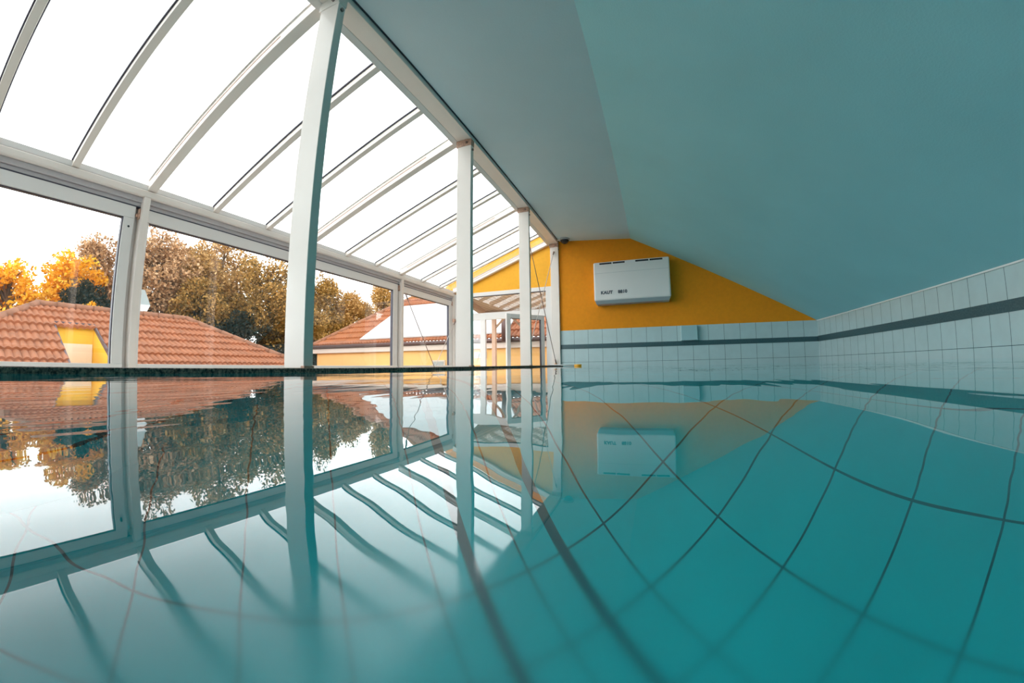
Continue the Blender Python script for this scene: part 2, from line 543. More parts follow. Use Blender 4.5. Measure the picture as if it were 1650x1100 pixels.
# roof beam over the posts
t = thing('roof_beam', ((XP0 + XP1) / 2, YB, Z_BEAM), 'long white beam over the post tops between glass roof and ceiling', 'beam')
MB().box(XP0, XP1, YB, YEND, Z_BEAM, Z_BEAM + 0.12, 0.004).build('beam', M['paint'], t)
hb = MB()
xa, xb = XP0 - 0.050, XP0 - 0.001
hb.hull([(xa, YB, zroof(xa)), (xb, YB, zroof(xb)), (xb, YEND, zroof(xb)), (xa, YEND, zroof(xa)),
         (xa, YB, zroof(xa) + 0.10), (xb, YB, zroof(xb) + 0.10), (xb, YEND, zroof(xb) + 0.10), (xa, YEND, zroof(xa) + 0.10)], 0.003)
hb.build('glazing_rail', M['frame'], t)
MB().box(XP1, CEIL_L[0] + 0.0, YB, YEND, Z_BEAM + 0.045, Z_BEAM + 0.12).build('shadow_joint', M['gasket'], t)  # dark strip drawn for the shade in the gap between beam and ceiling

# ------------------------------------------------------------------ outer posts, eave beam, windows
olab = ['near outer white post between the left windows, with a rusty bracket',
        'outer white post between the third window and the cable-braced window',
        'outer corner post at the far end of the window wall']
for k, y in enumerate((YP[0] - 0.03, YP[2] + 0.03, YEND - 0.06)):
    t = thing('outer_post', ((XO0 + XO1) / 2, y, -1.1), olab[k], 'post', 'white posts in the window wall')
    MB().box(XO0 + 0.02, XO1, y, y + PD, -1.1, 1.43, 0.003).build('shaft', M['paint'], t)
    MB().box(XO0 + 0.02, XO0 + 0.05, y - 0.035, y, -1.1, 1.40, 0.003).build('side_channel', M['frame'], t)
    MB().box(XO1 - 0.075, XO1 - 0.035, y - 0.014, y, 1.24, 1.33, 0.004).build('bracket', M['rust'], t)
    b = MB(); b.tube((XO1 - 0.055, y - 0.014, 1.27), (XO1 - 0.055, y - 0.030, 1.27), 0.014)
    b.build('bolt', M['rust'], t)

t = thing('eave_beam', (XO1, YB, 1.4), 'long white eave beam on top of the left window wall', 'beam')
e = MB()
e.box(XO0, XO1, YB, YEND, 1.43, Z_EAVE - 0.01, 0.010)
e.build('beam', M['paint'], t)
MB().box(XO0, XO1 - 0.035, YB, YEND, 1.385, 1.428, 0.003).build('upper_track', M['channel'], t)
MB().box(XO0, XO1 - 0.055, YB, YEND, 1.35, 1.383, 0.003).build('lower_track', M['channel'], t)
MB().box(XO0, XO1 - 0.050, YB, YEND, 1.340, 1.348).build('gasket', M['gasket'], t)
xa, xb = XO1 - 0.10, XO1 - 0.015
hb = MB()
hb.hull([(xa, YB, zroof(xa) + 0.0), (xb, YB, zroof(xb)), (xb, YEND, zroof(xb)), (xa, YEND, zroof(xa)),
         (xa, YB, zroof(xa) + 0.05), (xb, YB, zroof(xb) + 0.05), (xb, YEND, zroof(xb) + 0.05), (xa, YEND, zroof(xa) + 0.05)], 0.004)
hb.build('glazing_rail', M['frame'], t)

# sliding windows: head rail, stiles, pane
XW = -3.80
wins = [(YB, YP[0] - 0.065, 'left edge window looking onto the red roof and yellow dormer recess'),
        (YP[0] + 0.03, 3.10, 'large window showing brown trees above the red roof, left of the biggest post'),
        (3.10, YP[2] - 0.005, 'window right of the biggest post showing the hip of the second roof'),
        (YP[2] + 0.09, YEND - 0.06, 'farthest side window, crossed by bracing cables')]
for k, (a, b_, lab) in enumerate(wins):
    t = thing('window_%d' % (k + 1), (XW, (a + b_) / 2, -1.1), lab, 'window', kind='structure')
    f = MB(); f.box(XW - 0.03, XW + 0.03, a, b_, 1.235, 1.34, 0.004)
    f.build('head_rail', M['frame'], t)
    MB().box(XW - 0.03, XW + 0.012, a, b_, 1.228, 1.2345).build('gasket', M['gasket'], t)
    sw = 0.085 if k == 0 else 0.11
    if k != 1:
        MB().box(XW - 0.025, XW + 0.03, b_ - sw, b_, -1.1, 1.235, 0.004).build('stile', M['frame'], t)
        MB().box(XW - 0.02, XW + 0.02, b_ - sw - 0.008, b_ - sw, -1.1, 1.235).build('gasket', M['gasket'], t)
    else:
        MB().box(XW - 0.025, XW + 0.02, b_ - 0.03, b_, -1.1, 1.235, 0.004).build('stile', M['frame'], t)
    if k == 0:
        s = MB(); s.tube((XW + 0.03, b_ - 0.04, 1.16), (XW + 0.032, b_ - 0.04, 1.16), 0.009)
        s.build('screw_hole', M['black'], t)
    if k in (1, 3):
        MB().box(XW - 0.025, XW + 0.02, a, a + 0.03, -1.1, 1.235, 0.004).build('stile', M['frame'], t)
    MB().box(XW - 0.03, XW + 0.04, a, b_, -0.02, 0.045, 0.004).build('middle_rail', M['frame'], t)
    MB().box(XW - 0.004, XW + 0.004, a, b_, -1.1, 1.235).build('pane', M['glass'], t)

# ------------------------------------------------------------------ glass roof: rafters and panes
def rafter(y, main, label, group):
    w = 0.075 if main else 0.052
    dz = 0.0
    xa, xb = XO1 - 0.02, XP0 - 0.045
    t = thing('rafter', (XO1, y, Z_EAVE), label, 'rafter', group)
    y0, y1 = y - w / 2, y + w / 2
    hgt = 0.085 if main else 0.05
    r = MB()
    r.hull([(xa, y0, zroof(xa)), (xb, y0, zroof(xb)), (xb, y1, zroof(xb)), (xa, y1, zroof(xa)),
            (xa, y0, zroof(xa) + hgt), (xb, y0, zroof(xb) + hgt), (xb, y1, zroof(xb) + hgt), (xa, y1, zroof(xa) + hgt)], 0.003)
    r.build('bar', M['paint'], t)
    g = MB()
    h2 = hgt + (0.004 if main else 0.012)
    g.hull([(xa, y0 - 0.010, zroof(xa) + hgt), (xb, y0 - 0.010, zroof(xb) + hgt), (xb, y1 + 0.010, zroof(xb) + hgt), (xa, y1 + 0.010, zroof(xa) + hgt),
            (xa, y0 - 0.010, zroof(xa) + h2), (xb, y0 - 0.010, zroof(xb) + h2), (xb, y1 + 0.010, zroof(xb) + h2), (xa, y1 + 0.010, zroof(xa) + h2)])
    g.build('glazing_gasket', M['gasket'] if not main else M['frame'], t)
    if main:
        s = MB()
        xs, xe = XO1 + 0.12, XO1 + (XP0 - XO1) * 0.82
        zz = 0.045
        s.hull([(xs, y0 - 0.002, zroof(xs) + zz), (xe, y0 - 0.002, zroof(xe) + zz), (xe, y0 + 0.002, zroof(xe) + zz), (xs, y0 + 0.002, zroof(xs) + zz),
                (xs, y0 - 0.002, zroof(xs) + zz + 0.008), (xe, y0 - 0.002, zroof(xe) + zz + 0.008), (xe, y0 + 0.002, zroof(xe) + zz + 0.008), (xs, y0 + 0.002, zroof(xs) + zz + 0.008)])
        s.build('slot', M['rust'], t)
    return t


STEP = 0.595
where = {0: 'over the biggest post', 3: 'over the second post', 6: 'over the third post', 9: 'against the orange gable'}
names = {-2: 'narrow white roof rafter, leftmost, cut by the upper left corner',
         -1: 'narrow white roof rafter left of the rafter over the biggest post',
         1: 'narrow white roof rafter just past the rafter over the biggest post',
         2: 'narrow white roof rafter just before the rafter over the second post',
         4: 'narrow white roof rafter just past the rafter over the second post',
         5: 'narrow white roof rafter just before the rafter over the third post',
         7: 'narrow white roof rafter just past the rafter over the third post',
         8: 'narrow white roof rafter next to the last one by the gable'}
for i in range(-2, 10):
    y = YP[0] + PD / 2 + STEP * i
    if i in where:
        if i == 9: y = YEND - 0.045
        rafter(y, True, 'broad white roof rafter ' + where[i], 'broad rafters of the glass roof')
    else:
        rafter(y, False, names[i], 'narrow rafters of the glass roof')
t = thing('window_5', (XO1, YB, Z_EAVE), 'sloping glass roof over the walkway beside the pool', 'glass roof', kind='structure')
g = MB()
xa, xb = XO1 - 0.06, XP0 - 0.02
g.hull([(xa, YB, zroof(xa) + 0.09), (xb, YB, zroof(xb) + 0.09), (xb, YEND, zroof(xb) + 0.09), (xa, YEND, zroof(xa) + 0.09),
        (xa, YB, zroof(xa) + 0.098), (xb, YB, zroof(xb) + 0.098), (xb, YEND, zroof(xb) + 0.098), (xa, YEND, zroof(xa) + 0.098)])
g.build('pane', M['glass'], t)

# ------------------------------------------------------------------ glazed gable with the open door
YG = YEND - 0.02
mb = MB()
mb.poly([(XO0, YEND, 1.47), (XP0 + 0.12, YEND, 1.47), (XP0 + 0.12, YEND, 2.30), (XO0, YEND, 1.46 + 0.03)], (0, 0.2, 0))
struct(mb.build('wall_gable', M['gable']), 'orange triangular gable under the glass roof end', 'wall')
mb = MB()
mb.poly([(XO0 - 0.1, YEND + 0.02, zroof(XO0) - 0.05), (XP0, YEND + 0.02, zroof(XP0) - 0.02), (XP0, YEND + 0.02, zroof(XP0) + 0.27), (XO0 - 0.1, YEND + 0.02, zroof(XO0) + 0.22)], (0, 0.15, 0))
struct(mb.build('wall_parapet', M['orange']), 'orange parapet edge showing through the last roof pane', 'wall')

t = thing('window_6', (-2.7, YEND, -1.1), 'glazed end screen with transom panes over the open door', 'window', kind='structure')
f = MB()
f.box(XO0 + 0.1, XP0 + 0.02, YEND - 0.03, YEND + 0.0, 1.3955, 1.47, 0.002)
f.build('head_rail', M['frame'], t)
MB().box(XO0 + 0.2, -1.82, YEND - 0.028, YEND + 0.02, 1.385, 1.3945).build('gasket', M['gasket'], t)
MB().box(XO0 + 0.2, -1.82, YEND - 0.03, YEND + 0.03, 0.925, 1.06, 0.002).build('transom_rail', M['frame'], t)
MB().box(XO0 + 0.1, XO0 + 0.2, YEND - 0.03, YEND + 0.03, -1.1, 1.395, 0.004).build('mullion', M['frame'], t)
MB().box(-3.16, -3.05, YEND - 0.03, YEND + 0.03, -1.1, 0.925, 0.004).build('mullion', M['frame'], t)
MB().box(-1.82, XP0 + 0.02, YEND - 0.03, YEND + 0.03, -1.1, 1.395, 0.004).build('mullion', M['frame'], t)
MB().box(XO0 + 0.2, -1.82, YEND - 0.004, YEND + 0.004, 1.06, 1.395).build('pane', M['glass'], t)
MB().box(XO0 + 0.2, -3.16, YEND - 0.004, YEND + 0.004, -1.1, 0.925).build('pane', M['glass'], t)

# open door leaf, hinged on the right mullion and swung inwards to the left
t = thing('door_1', (-1.86, YEND - 0.05, -1.1), 'grey-white glass door standing open into the room below the transom', 'door', kind='structure')
hx, hy = -1.86, YEND - 0.05
dx, dy = -2.37, 5.98
L_ = math.hypot(dx - hx, dy - hy)
ux, uy = (dx - hx) / L_, (dy - hy) / L_
nx, ny = uy, -ux


def leaf(u0, u1, z0, z1, th0, th1, bev=0.003):
    def P(u, q, z): return (hx + ux * u + nx * q, hy + uy * u + ny * q, z)
    return MB().hull([P(u0, th0, z0), P(u1, th0, z0), P(u1, th1, z0), P(u0, th1, z0),
                      P(u0, th0, z1), P(u1, th0, z1), P(u1, th1, z1), P(u0, th1, z1)], bev)


leaf(0, 0.075, -1.08, 0.93, -0.025, 0.025).build('hinge_stile', M['frame'], t)
leaf(L_ - 0.075, L_, -1.08, 0.93, -0.025, 0.025).build('lock_stile', M['frame'], t)
leaf(0.075, L_ - 0.075, 0.85, 0.93, -0.025, 0.025).build('top_rail', M['frame'], t)
leaf(0.075, L_ - 0.075, -1.08, -0.97, -0.025, 0.025).build('bottom_rail', M['frame'], t)
leaf(0.075, L_ - 0.075, 0.843, 0.8495, -0.02, 0.02, 0).build('gasket', M['gasket'], t)
leaf(0.0755, 0.083, -0.97, 0.843, -0.022, 0.022, 0).build('gasket', M['gasket'], t)
leaf(0.083, L_ - 0.075, -0.97, 0.843, -0.004, 0.004, 0).build('pane', M['glass'], t)
h = leaf(L_ - 0.05, L_ - 0.03, -0.15, -0.02, 0.025, 0.06, 0.003)
h.build('handle', M['bolt'], t)

# ------------------------------------------------------------------ bracing cables
def cable(p0, p1, r, m, label, ends=True):
    t = thing('bracing_cable', p0, label, 'cable', 'crossed bracing cables')
    MB().tube(p0, p1, r, seg=8).build('cable', M[m], t)
    d = (Vector(p1) - Vector(p0)).normalized()
    for q, s in ((Vector(p0), 1), (Vector(p1), -1)):
        MB().tube(q, q + d * s * 0.09, r * 2.2, seg=10).build('turnbuckle', M['bolt'], t)
    return t


cable((-1.655, YP[2] + PD, 2.12), (-1.64, YP[3] - 0.005, 0.05), 0.0055, 'wire_dark', 'dark thin cable running down to the foot of the farthest post')
cable((-1.640, YP[3] - 0.004, 2.10), (-1.655, YP[2] + PD, 0.05), 0.0055, 'wire_light', 'pale thin cable running down from the top of the farthest post')
cable((-3.70, YP[2] + 0.10, 1.20), (-3.68, YEND - 0.08, -1.05), 0.006, 'wire_dark', 'dark thin cable falling across the farthest side window')
cable((-3.68, YEND - 0.09, 0.92), (-3.70, YP[2] + 0.10, -1.05), 0.006, 'wire_light', 'pale thin cable rising across the farthest side window to its rusty clamp')
mb = MB(); mb.tube((-1.64, YP[3] - 0.05, Z_COP), (-1.64, YP[3] - 0.05, Z_COP + 0.03), 0.03, 0.02)
tag(mb.build('anchor', M['rust_orange']), 'small orange anchor at the foot of the farthest post', 'anchor')
mb = MB(); mb.box(-3.73, -3.68, YEND - 0.12, YEND - 0.07, 0.90, 0.97, 0.006)
tag(mb.build('cable_clamp', M['rust']), 'rusty cable clamp on the outer corner post', 'clamp')

# white rod with a yellow cap lying over the water at the coping end
t = thing('pole', (-1.5, 5.85, 0.012), 'white pole with a yellow cap sticking out over the water from the coping', 'pole')
MB().tube((-1.55, 5.80, 0.030), (-1.13, 5.86, 0.010), 0.008, seg=10).build('rod', M['white_plastic'], t)
MB().tube((-1.17, 5.855, 0.010), (-1.06, 5.87, 0.008), 0.020, 0.024, seg=14).build('cap', M['yellow'], t)

# ------------------------------------------------------------------ wall unit, box and dome camera
ux0, ux1, uz0, uz1, uyf = -0.905, 0.342, 1.045, 1.765, YEND - 0.24
t = thing('air_dehumidifier', ((ux0 + ux1) / 2, YEND, uz0), 'white wall-mounted air unit on the orange end wall', 'air unit')
MB().box(ux0, ux1, uyf, YEND - 0.002, uz0 + 0.055, uz1, 0.022).build('housing', M['white_plastic'], t)
b = MB()
b.hull([(ux0 + 0.03, uyf + 0.05, uz0), (ux1 - 0.03, uyf + 0.05, uz0), (ux1 - 0.03, YEND - 0.002, uz0), (ux0 + 0.03, YEND - 0.002, uz0),
        (ux0 + 0.01, uyf + 0.01, uz0 + 0.06), (ux1 - 0.01, uyf + 0.01, uz0 + 0.06), (ux1 - 0.01, YEND - 0.002, uz0 + 0.06), (ux0 + 0.01, YEND - 0.002, uz0 + 0.06)], 0.005)
b.build('intake_lip', M['grey_plastic'], t)
W = ux1 - ux0
for a0, a1 in ((0.085, 0.25), (0.265, 0.425), (0.565, 0.735), (0.75, 0.915)):
    MB().box(ux0 + a0 * W, ux0 + a1 * W, uyf - 0.002, uyf + 0.01, uz1 - 0.045, uz1 - 0.018).build('outlet_slot', M['black'], t)
MB().box(ux0 + 0.02, ux1 - 0.02, uyf - 0.001, uyf + 0.005, uz1 - 0.196, uz1 - 0.193).build('panel_seam', M['grey_plastic'], t)


def lettering(txt, x, z, size, name):
    cu = bpy.data.curves.new(name, 'FONT')
    cu.body = txt; cu.size = size; cu.extrude = 0.0015; cu.offset = 0.0038
    cu.space_character = 1.05
    tmp = bpy.data.objects.new(name, cu)
    COL.objects.link(tmp)
    dg = bpy.context.evaluated_depsgraph_get()
    me = bpy.data.meshes.new_from_object(tmp.evaluated_get(dg))
    bpy.data.objects.remove(tmp)
    me.materials.clear(); me.materials.append(M['letter'])
    o = bpy.data.objects.new(name, me)
    COL.objects.link(o)
    o.parent = t
    o.location = Vector((x, uyf - 0.0022, z)) - world_loc(t)
    o.rotation_euler = (PI / 2, 0, 0)
    return o


lettering('KAUT', ux0 + 0.115, uz0 + 0.165, 0.072, 'lettering')
lettering('8810', ux0 + 0.40, uz0 + 0.165, 0.072, 'lettering')

b = MB(); b.box(0.478, 0.735, YEND - 0.09, YEND - 0.006, 0.388, 0.632, 0.006)
tag(b.build('wall_box', M['tealbox']), 'small pale square box on the far tiled wall above the dark band', 'box')

t = thing('dome_camera', (-1.41, 6.47, 2.27), 'small black dome camera under the ceiling by the farthest post', 'camera')
zc = CEIL_L[1] + (RIDGE[1] - CEIL_L[1]) * ((-1.41 - CEIL_L[0]) / (RIDGE[0] - CEIL_L[0]))
MB().tube((-1.41, 6.47, zc + 0.002), (-1.41, 6.47, zc - 0.03), 0.095, 0.09, seg=28).build('base', M['grey_plastic'], t)
MB().dome((-1.41, 6.47, zc - 0.03), 0.075, 0.9).build('dome', M['black'], t)
MB().box(-1.545, -1.47, 6.455, 6.485, zc - 0.02, zc - 0.005, 0.003).build('cable_stub', M['white_plastic'], t)

# ------------------------------------------------------------------ outside: materials
M['roof_tile'] = mat('clay_tile', (0.37, 0.128, 0.052), 0.7, vary=0.18, vscale=3.0)
M['ridge_tile'] = mat('ridge_tile', (0.30, 0.13, 0.07), 0.75, vary=0.2, vscale=4.0)
M['yellow_wall'] = mat('yellow_plaster', (0.82, 0.47, 0.17), 0.85, vary=0.03, vscale=2)
M['dormer_yellow'] = mat('dormer_yellow', (0.92, 0.58, 0.05), 0.8)
M['white_board'] = mat('white_board', (0.88, 0.82, 0.76), 0.7)
M['fascia'] = mat('pale_fascia', (0.62, 0.52, 0.45), 0.7)
M['gutter'] = mat('brown_gutter', (0.10, 0.055, 0.05), 0.5)
M['panel'] = mat('pale_roof_panel', (0.60, 0.63, 0.64), 0.25)
M['lead'] = mat('lead_edge', (0.10, 0.07, 0.09), 0.5)
M['vent'] = mat('vent_metal', (0.30, 0.34, 0.34), 0.4, 0.1)
M['wood'] = plank_mat('canopy_boards', (0.86, 0.68, 0.58), 'X', 0.14)
M['wood_post'] = mat('wood_post', (0.58, 0.40, 0.29), 0.7, vary=0.08, vscale=8)
M['ground'] = mat('yard_ground', (0.10, 0.11, 0.06), 0.9, vary=0.3, vscale=0.6)
M['bark'] = mat('bark', (0.16, 0.10, 0.06), 0.9, vary=0.3, vscale=5)

mb = MB(); mb.box(-70, 70, -40, 90, -4.3, -4.1)
struct(mb.build('ground', M['ground']), 'grassy yard around the buildings', 'ground')
mb = MB(); mb.box(-4.2, 4, YB, YEND + 0.2, -4.1, -1.45)
struct(mb.build('wall_lower', M['deck']), 'storey under the pool room', 'wall')


# ------------------------------------------------------------------ tiled roofs
def tiled_facet(name, m, parent, E0, U, S, N, ulen, slen, left_in, right_in, wave=0.155, row=0.45, amp=0.024, hole=None):
    """E0: left end of the eave, U: along the eave, S: up the slope, N: outward normal.
    left_in/right_in: how far each side closes in per metre up the slope."""
    E0, U, S, N = Vector(E0), Vector(U), Vector(S), Vector(N)
    rows = int(math.ceil(slen / row))
    verts, faces = [], []
    for r in range(rows):
        s0, s1 = r * row, min((r + 1) * row, slen)
        ua, ub = left_in * s0, ulen - right_in * s0
        ua1, ub1 = left_in * s1, ulen - right_in * s1
        n = max(2, int((ub - ua) / wave * 6))
        base = len(verts)
        for j, (s, lift) in enumerate(((s0, -0.014), (s0, 0.06), (s1, 0.0))):
            for i in range(n + 1):
                lo, hi = (ua, ub)
                u = lo + (hi - lo) * i / n
                if j == 2:
                    u = min(max(u, ua1), ub1)
                ph = (u / wave) % 1.0
                hgt = amp * (1.0 - abs(math.sin(PI * ph)) * 2.0) * -1
                p = E0 + U * u + S * s + N * (hgt + lift)
                verts.append(p)
        for j in range(2):
            for i in range(n):
                if hole:
                    um = (ua + (ub - ua) * (i + 0.5) / n)
                    sm = (s0 + s1) / 2
                    if hole[0] < um < hole[1] and sm < hole[2]:
                        continue
                a = base + j * (n + 1) + i
                faces.append((a, a + 1, a + n + 2, a + n + 1))
    o0 = world_loc(parent)
    me = bpy.data.meshes.new(name)
    me.from_pydata([v - o0 for v in verts], [], faces)
    me.materials.append(m)
    ob = bpy.data.objects.new(name, me)
    COL.objects.link(ob); ob.parent = parent
    return ob


def cap_row(name, parent, p0, p1, r=0.10, seg_len=0.42):
    p0, p1 = Vector(p0), Vector(p1)
    n = max(1, int((p1 - p0).length / seg_len))
    b = MB()
    for i in range(n):
        a = p0.lerp(p1, i / n); c = p0.lerp(p1, (i + 1.08) / n)
        b.tube(a, c, r * 1.0, r * 0.84, seg=12)
    return b.build(name, M['ridge_tile'], parent)


# building 1: hipped roof across the yard, ridge parallel to the pool
RX, RZ, RS = -14.0, 1.60, 0.545
RY0, RY1 = 2.24, 6.40
DROP = 3.9                                  # horizontal run ridge -> eave
t = thing('house', (RX, (RY0 + RY1) / 2, -4.1), 'house across the yard with a red hipped tile roof and yellow dormer recess', 'house')
ez = RZ - RS * DROP
sl = DROP * math.sqrt(1 + RS * RS)
q = 1 / math.sqrt(1 + RS * RS)
ho_y0, ho_y1, ho_x = 2.47, 3.42, -13.03
eave_y1 = RY1 + DROP; eave_y0 = RY0 - DROP
# front slope faces the pool (+X); walking along the eave with u from -Y to +Y
hole = (ho_y0 - eave_y0, ho_y1 - eave_y0, sl - (-14.0 - ho_x) * -1 * math.sqrt(1 + RS * RS) if False else sl - (ho_x - RX) * math.sqrt(1 + RS * RS))
k_in = DROP / sl
tiled_facet('roof_slope', M['roof_tile'], t, (RX + DROP, eave_y0, ez), (0, 1, 0), (-q, 0, RS * q), (RS * q, 0, q),
            RY1 - RY0 + 2 * DROP, sl, k_in, k_in, hole=hole)
tiled_facet('roof_slope', M['roof_tile'], t, (RX - DROP, eave_y1, ez), (0, -1, 0), (q, 0, RS * q), (-RS * q, 0, q),
            RY1 - RY0 + 2 * DROP, sl, k_in, k_in, wave=0.3)
tiled_facet('roof_slope', M['roof_tile'], t, (RX - DROP, eave_y0, ez), (1, 0, 0), (0, q, RS * q), (0, -RS * q, q),
            2 * DROP, sl, k_in, k_in)
tiled_facet('roof_slope', M['roof_tile'], t, (RX + DROP, eave_y1, ez), (-1, 0, 0), (0, -q, RS * q), (0, RS * q, q),
            2 * DROP, sl, k_in, k_in)
cap_row('ridge_caps', t, (RX, RY0, RZ + 0.03), (RX, RY1, RZ + 0.03))
cap_row('hip_caps', t, (RX, RY0, RZ + 0.03), (RX + DROP, eave_y0, ez + 0.03))
cap_row('hip_caps', t, (RX, RY1, RZ + 0.03), (RX + DROP, eave_y1, ez + 0.03))
MB().box(RX - DROP + 0.4, RX + DROP - 0.4, eave_y0 + 0.4, eave_y1 - 0.4, -4.1, ez).build('wall', M['yellow_wall'], t)
# recess cut into the slope
xf = RX + DROP - 0.3
rb = MB()
rb.box(ho_x - 0.05, ho_x, ho_y0, ho_y1, ez, RZ - RS * (ho_x - RX) + 0.02)
rb.box(ho_x, xf, ho_y0, ho_y1, ez - 0.02, ez + 0.02)
rb.poly([(ho_x, ho_y1, ez), (xf, ho_y1, ez), (xf, ho_y1, ez + 0.12), (ho_x, ho_y1, RZ - RS * (ho_x - RX) - 0.0)], (0, 0.03, 0))
rb.poly([(ho_x, ho_y0, ez), (xf, ho_y0, ez), (xf, ho_y0, ez + 0.12), (ho_x, ho_y0, RZ - RS * (ho_x - RX) - 0.0)], (0, -0.03, 0))
rc = rb.build('dormer_recess', M['dormer_yellow'], t)
MB().box(ho_x, ho_x + 0.03, ho_y0 + 0.01, ho_y1 - 0.02, ez, 0.585).build('white_door', M['white_board'], rc)
eb = MB()
for yy in (ho_y0, ho_y1):
    z_a = RZ - RS * (ho_x - RX); z_b = RZ - RS * (xf - RX)
    eb.hull([(ho_x - 0.02, yy - 0.018, z_a - 0.05), (xf, yy - 0.018, z_b - 0.05), (xf, yy + 0.018, z_b - 0.05), (ho_x - 0.02, yy + 0.018, z_a - 0.05),
             (ho_x - 0.02, yy - 0.018, z_a + 0.06), (xf, yy - 0.018, z_b + 0.06), (xf, yy + 0.018, z_b + 0.06), (ho_x - 0.02, yy + 0.018, z_a + 0.06)])
eb.box(ho_x - 0.03, ho_x + 0.03, ho_y0, ho_y1, z_a + 0.01, z_a + 0.05)
eb.build('recess_edging', M['lead'], rc)

# metal roof vent behind the ridge
t = thing('roof_vent', (-14.5, 5.05, 1.3), 'pale metal roof vent on the ridge just right of the near outer post', 'vent')
b = MB()
prof = [(4.72, 1.45), (5.05, 1.45), (5.30, 1.95), (5.10, 2.42), (4.72, 2.42)]
b.poly([(-14.75, y, z) for y, z in prof], (0.55, 0, 0))
b.build('hood', M['vent'], t)
b = MB(); b.hull([(-14.2, 4.72, 1.95), (-14.19, 5.30, 1.95), (-14.19, 5.05, 1.45), (-14.2, 4.72, 1.45),
                  (-14.0, 4.75, 1.93), (-14.0, 5.22, 1.93), (-14.0, 5.03, 1.50), (-14.0, 4.75, 1.50)])
b.build('front_cover', M['panel'], t)
MB().box(-14.65, -14.3, 4.8, 5.0, 1.2, 1.46).build('neck', M['vent'], t)

# building 2: wall parallel to the end wall
B = 12.0
s2 = 0.75
q2 = 1 / math.sqrt(1 + s2 * s2)
x0 = -1.166 * B; z0 = 0.082 * B
rise = 3.3
t = thing('house', (-6, B, -4.1), 'house past the end wall with orange wall, brown gutter and steep tiled roof', 'house')
sl2 = rise * math.sqrt(1 + s2 * s2)
tiled_facet('roof_slope', M['roof_tile'], t, (x0, B - 0.1, z0), (1, 0, 0), (0, q2, s2 * q2), (0, -s2 * q2, q2),
            18.0, sl2, rise / sl2, 0.0, wave=0.15)
tiled_facet('roof_slope', M['roof_tile'], t, (x0, B - 0.1 + 2 * rise, z0), (0, -1, 0), (q2, 0, s2 * q2), (-s2 * q2, 0, q2),
            2 * rise, sl2, rise / sl2, rise / sl2, wave=0.3)
cap_row('hip_caps', t, (x0, B - 0.1, z0 + 0.04), (x0 + rise, B - 0.1 + rise, z0 + s2 * rise + 0.04))
cap_row('ridge_caps', t, (x0 + rise, B - 0.1 + rise, z0 + s2 * rise + 0.04), (x0 + 18, B - 0.1 + rise, z0 + s2 * rise + 0.04))
MB().box(x0 + 0.1, x0 + 18, B + 0.05, B + 6, -4.1, z0 - 0.3).build('wall', M['yellow_wall'], t)
MB().box(x0 - 0.02, x0 + 18, B - 0.10, B + 0.3, z0 - 0.35, z0 - 0.16).build('fascia', M['fascia'], t)
gt = MB(); gt.tube((x0, B - 0.14, z0 - 0.08), (x0 + 18, B - 0.14, z0 - 0.08), 0.075, seg=12)
gt.build('gutter', M['gutter'], t)
MB().box(x0 + 0.02, x0 + 18, B - 0.08, B + 0.2, z0 - 0.16, z0 - 0.06).build('soffit', M['gutter'], t)
# pale panels lying on the roof
def on_roof(x, tt, lift): return (x, B - 0.1 + tt - lift * s2 * q2, z0 + s2 * tt + lift * q2)
pn = MB()
pn.hull([on_roof(-0.942 * B, 0.16, 0.06), on_roof(-0.40 * B, 0.16, 0.06), on_roof(-0.38 * B, 2.35, 0.06), on_roof(-0.894 * B, 2.35, 0.06),
         on_roof(-0.942 * B, 0.16, 0.11), on_roof(-0.40 * B, 0.16, 0.11), on_roof(-0.38 * B, 2.35, 0.11), on_roof(-0.894 * B, 2.35, 0.11)])
pn.build('pale_panel', M['panel'], t)
for xa, xb, za, zb in ((-0.90 * B, -0.82 * B, -0.3, 0.09), (-0.645 * B, -0.60 * B, -0.1, 0.26), (-0.50 * B, -0.46 * B, 0.3, 0.52)):
    w = MB().box(xa, xb, B - 0.005, B + 0.06, za, zb).build('window', M['fascia'], t)
    MB().box(xa + 0.05, xb - 0.05, B - 0.02, B + 0.0, za + 0.05, zb - 0.05).build('pane', M['vent'], w)
# chimney pipe seen through the open door
MB().tube((-0.385 * B, B - 0.35, z0 - 0.15), (-0.385 * B, B - 0.35, z0 + 0.95), 0.16, seg=16).build('flue_pipe', M['gutter'], t)

# timber canopy outside the door
t = thing('timber_canopy', (-2.5, 8.6, -1.3), 'timber canopy with boarded ceiling and pale posts outside the open door', 'canopy')
cb = MB()
cb.hull([(-4.05, 6.9, 1.78), (0.5, 6.9, 1.78), (0.5, 10.6, 1.72), (-4.9, 10.6, 1.72),
         (-4.05, 6.9, 1.84), (0.5, 6.9, 1.84), (0.5, 10.6, 1.78), (-4.9, 10.6, 1.78)])
cb.build('boarded_ceiling', M['wood'], t)
MB().hull([(-4.10, 6.9, 1.62), (-4.0, 6.9, 1.62), (-4.85, 10.6, 1.56), (-4.95, 10.6, 1.56),
           (-4.10, 6.9, 1.80), (-4.0, 6.9, 1.80), (-4.85, 10.6, 1.76), (-4.95, 10.6, 1.76)]).build('edge_beam', M['wood_post'], t)
MB().box(-4.9, 0.5, 10.5, 10.62, 1.56, 1.75, 0.004).build('front_beam', M['wood_post'], t)
for x, y in ((-4.55, 10.48), (-3.62, 10.48), (-1.5, 10.48)):
    MB().box(x - 0.06, x + 0.06, y - 0.06, y + 0.06, -4.1, 1.6, 0.005).build('post', M['wood_post'], t)
for x, y, s in ((-4.55, 10.48, 1), (-3.62, 10.48, -1)):
    MB().tube((x, y, 1.15), (x + s * 0.42, y, 1.55), 0.035, seg=6).build('brace', M['wood_post'], t)

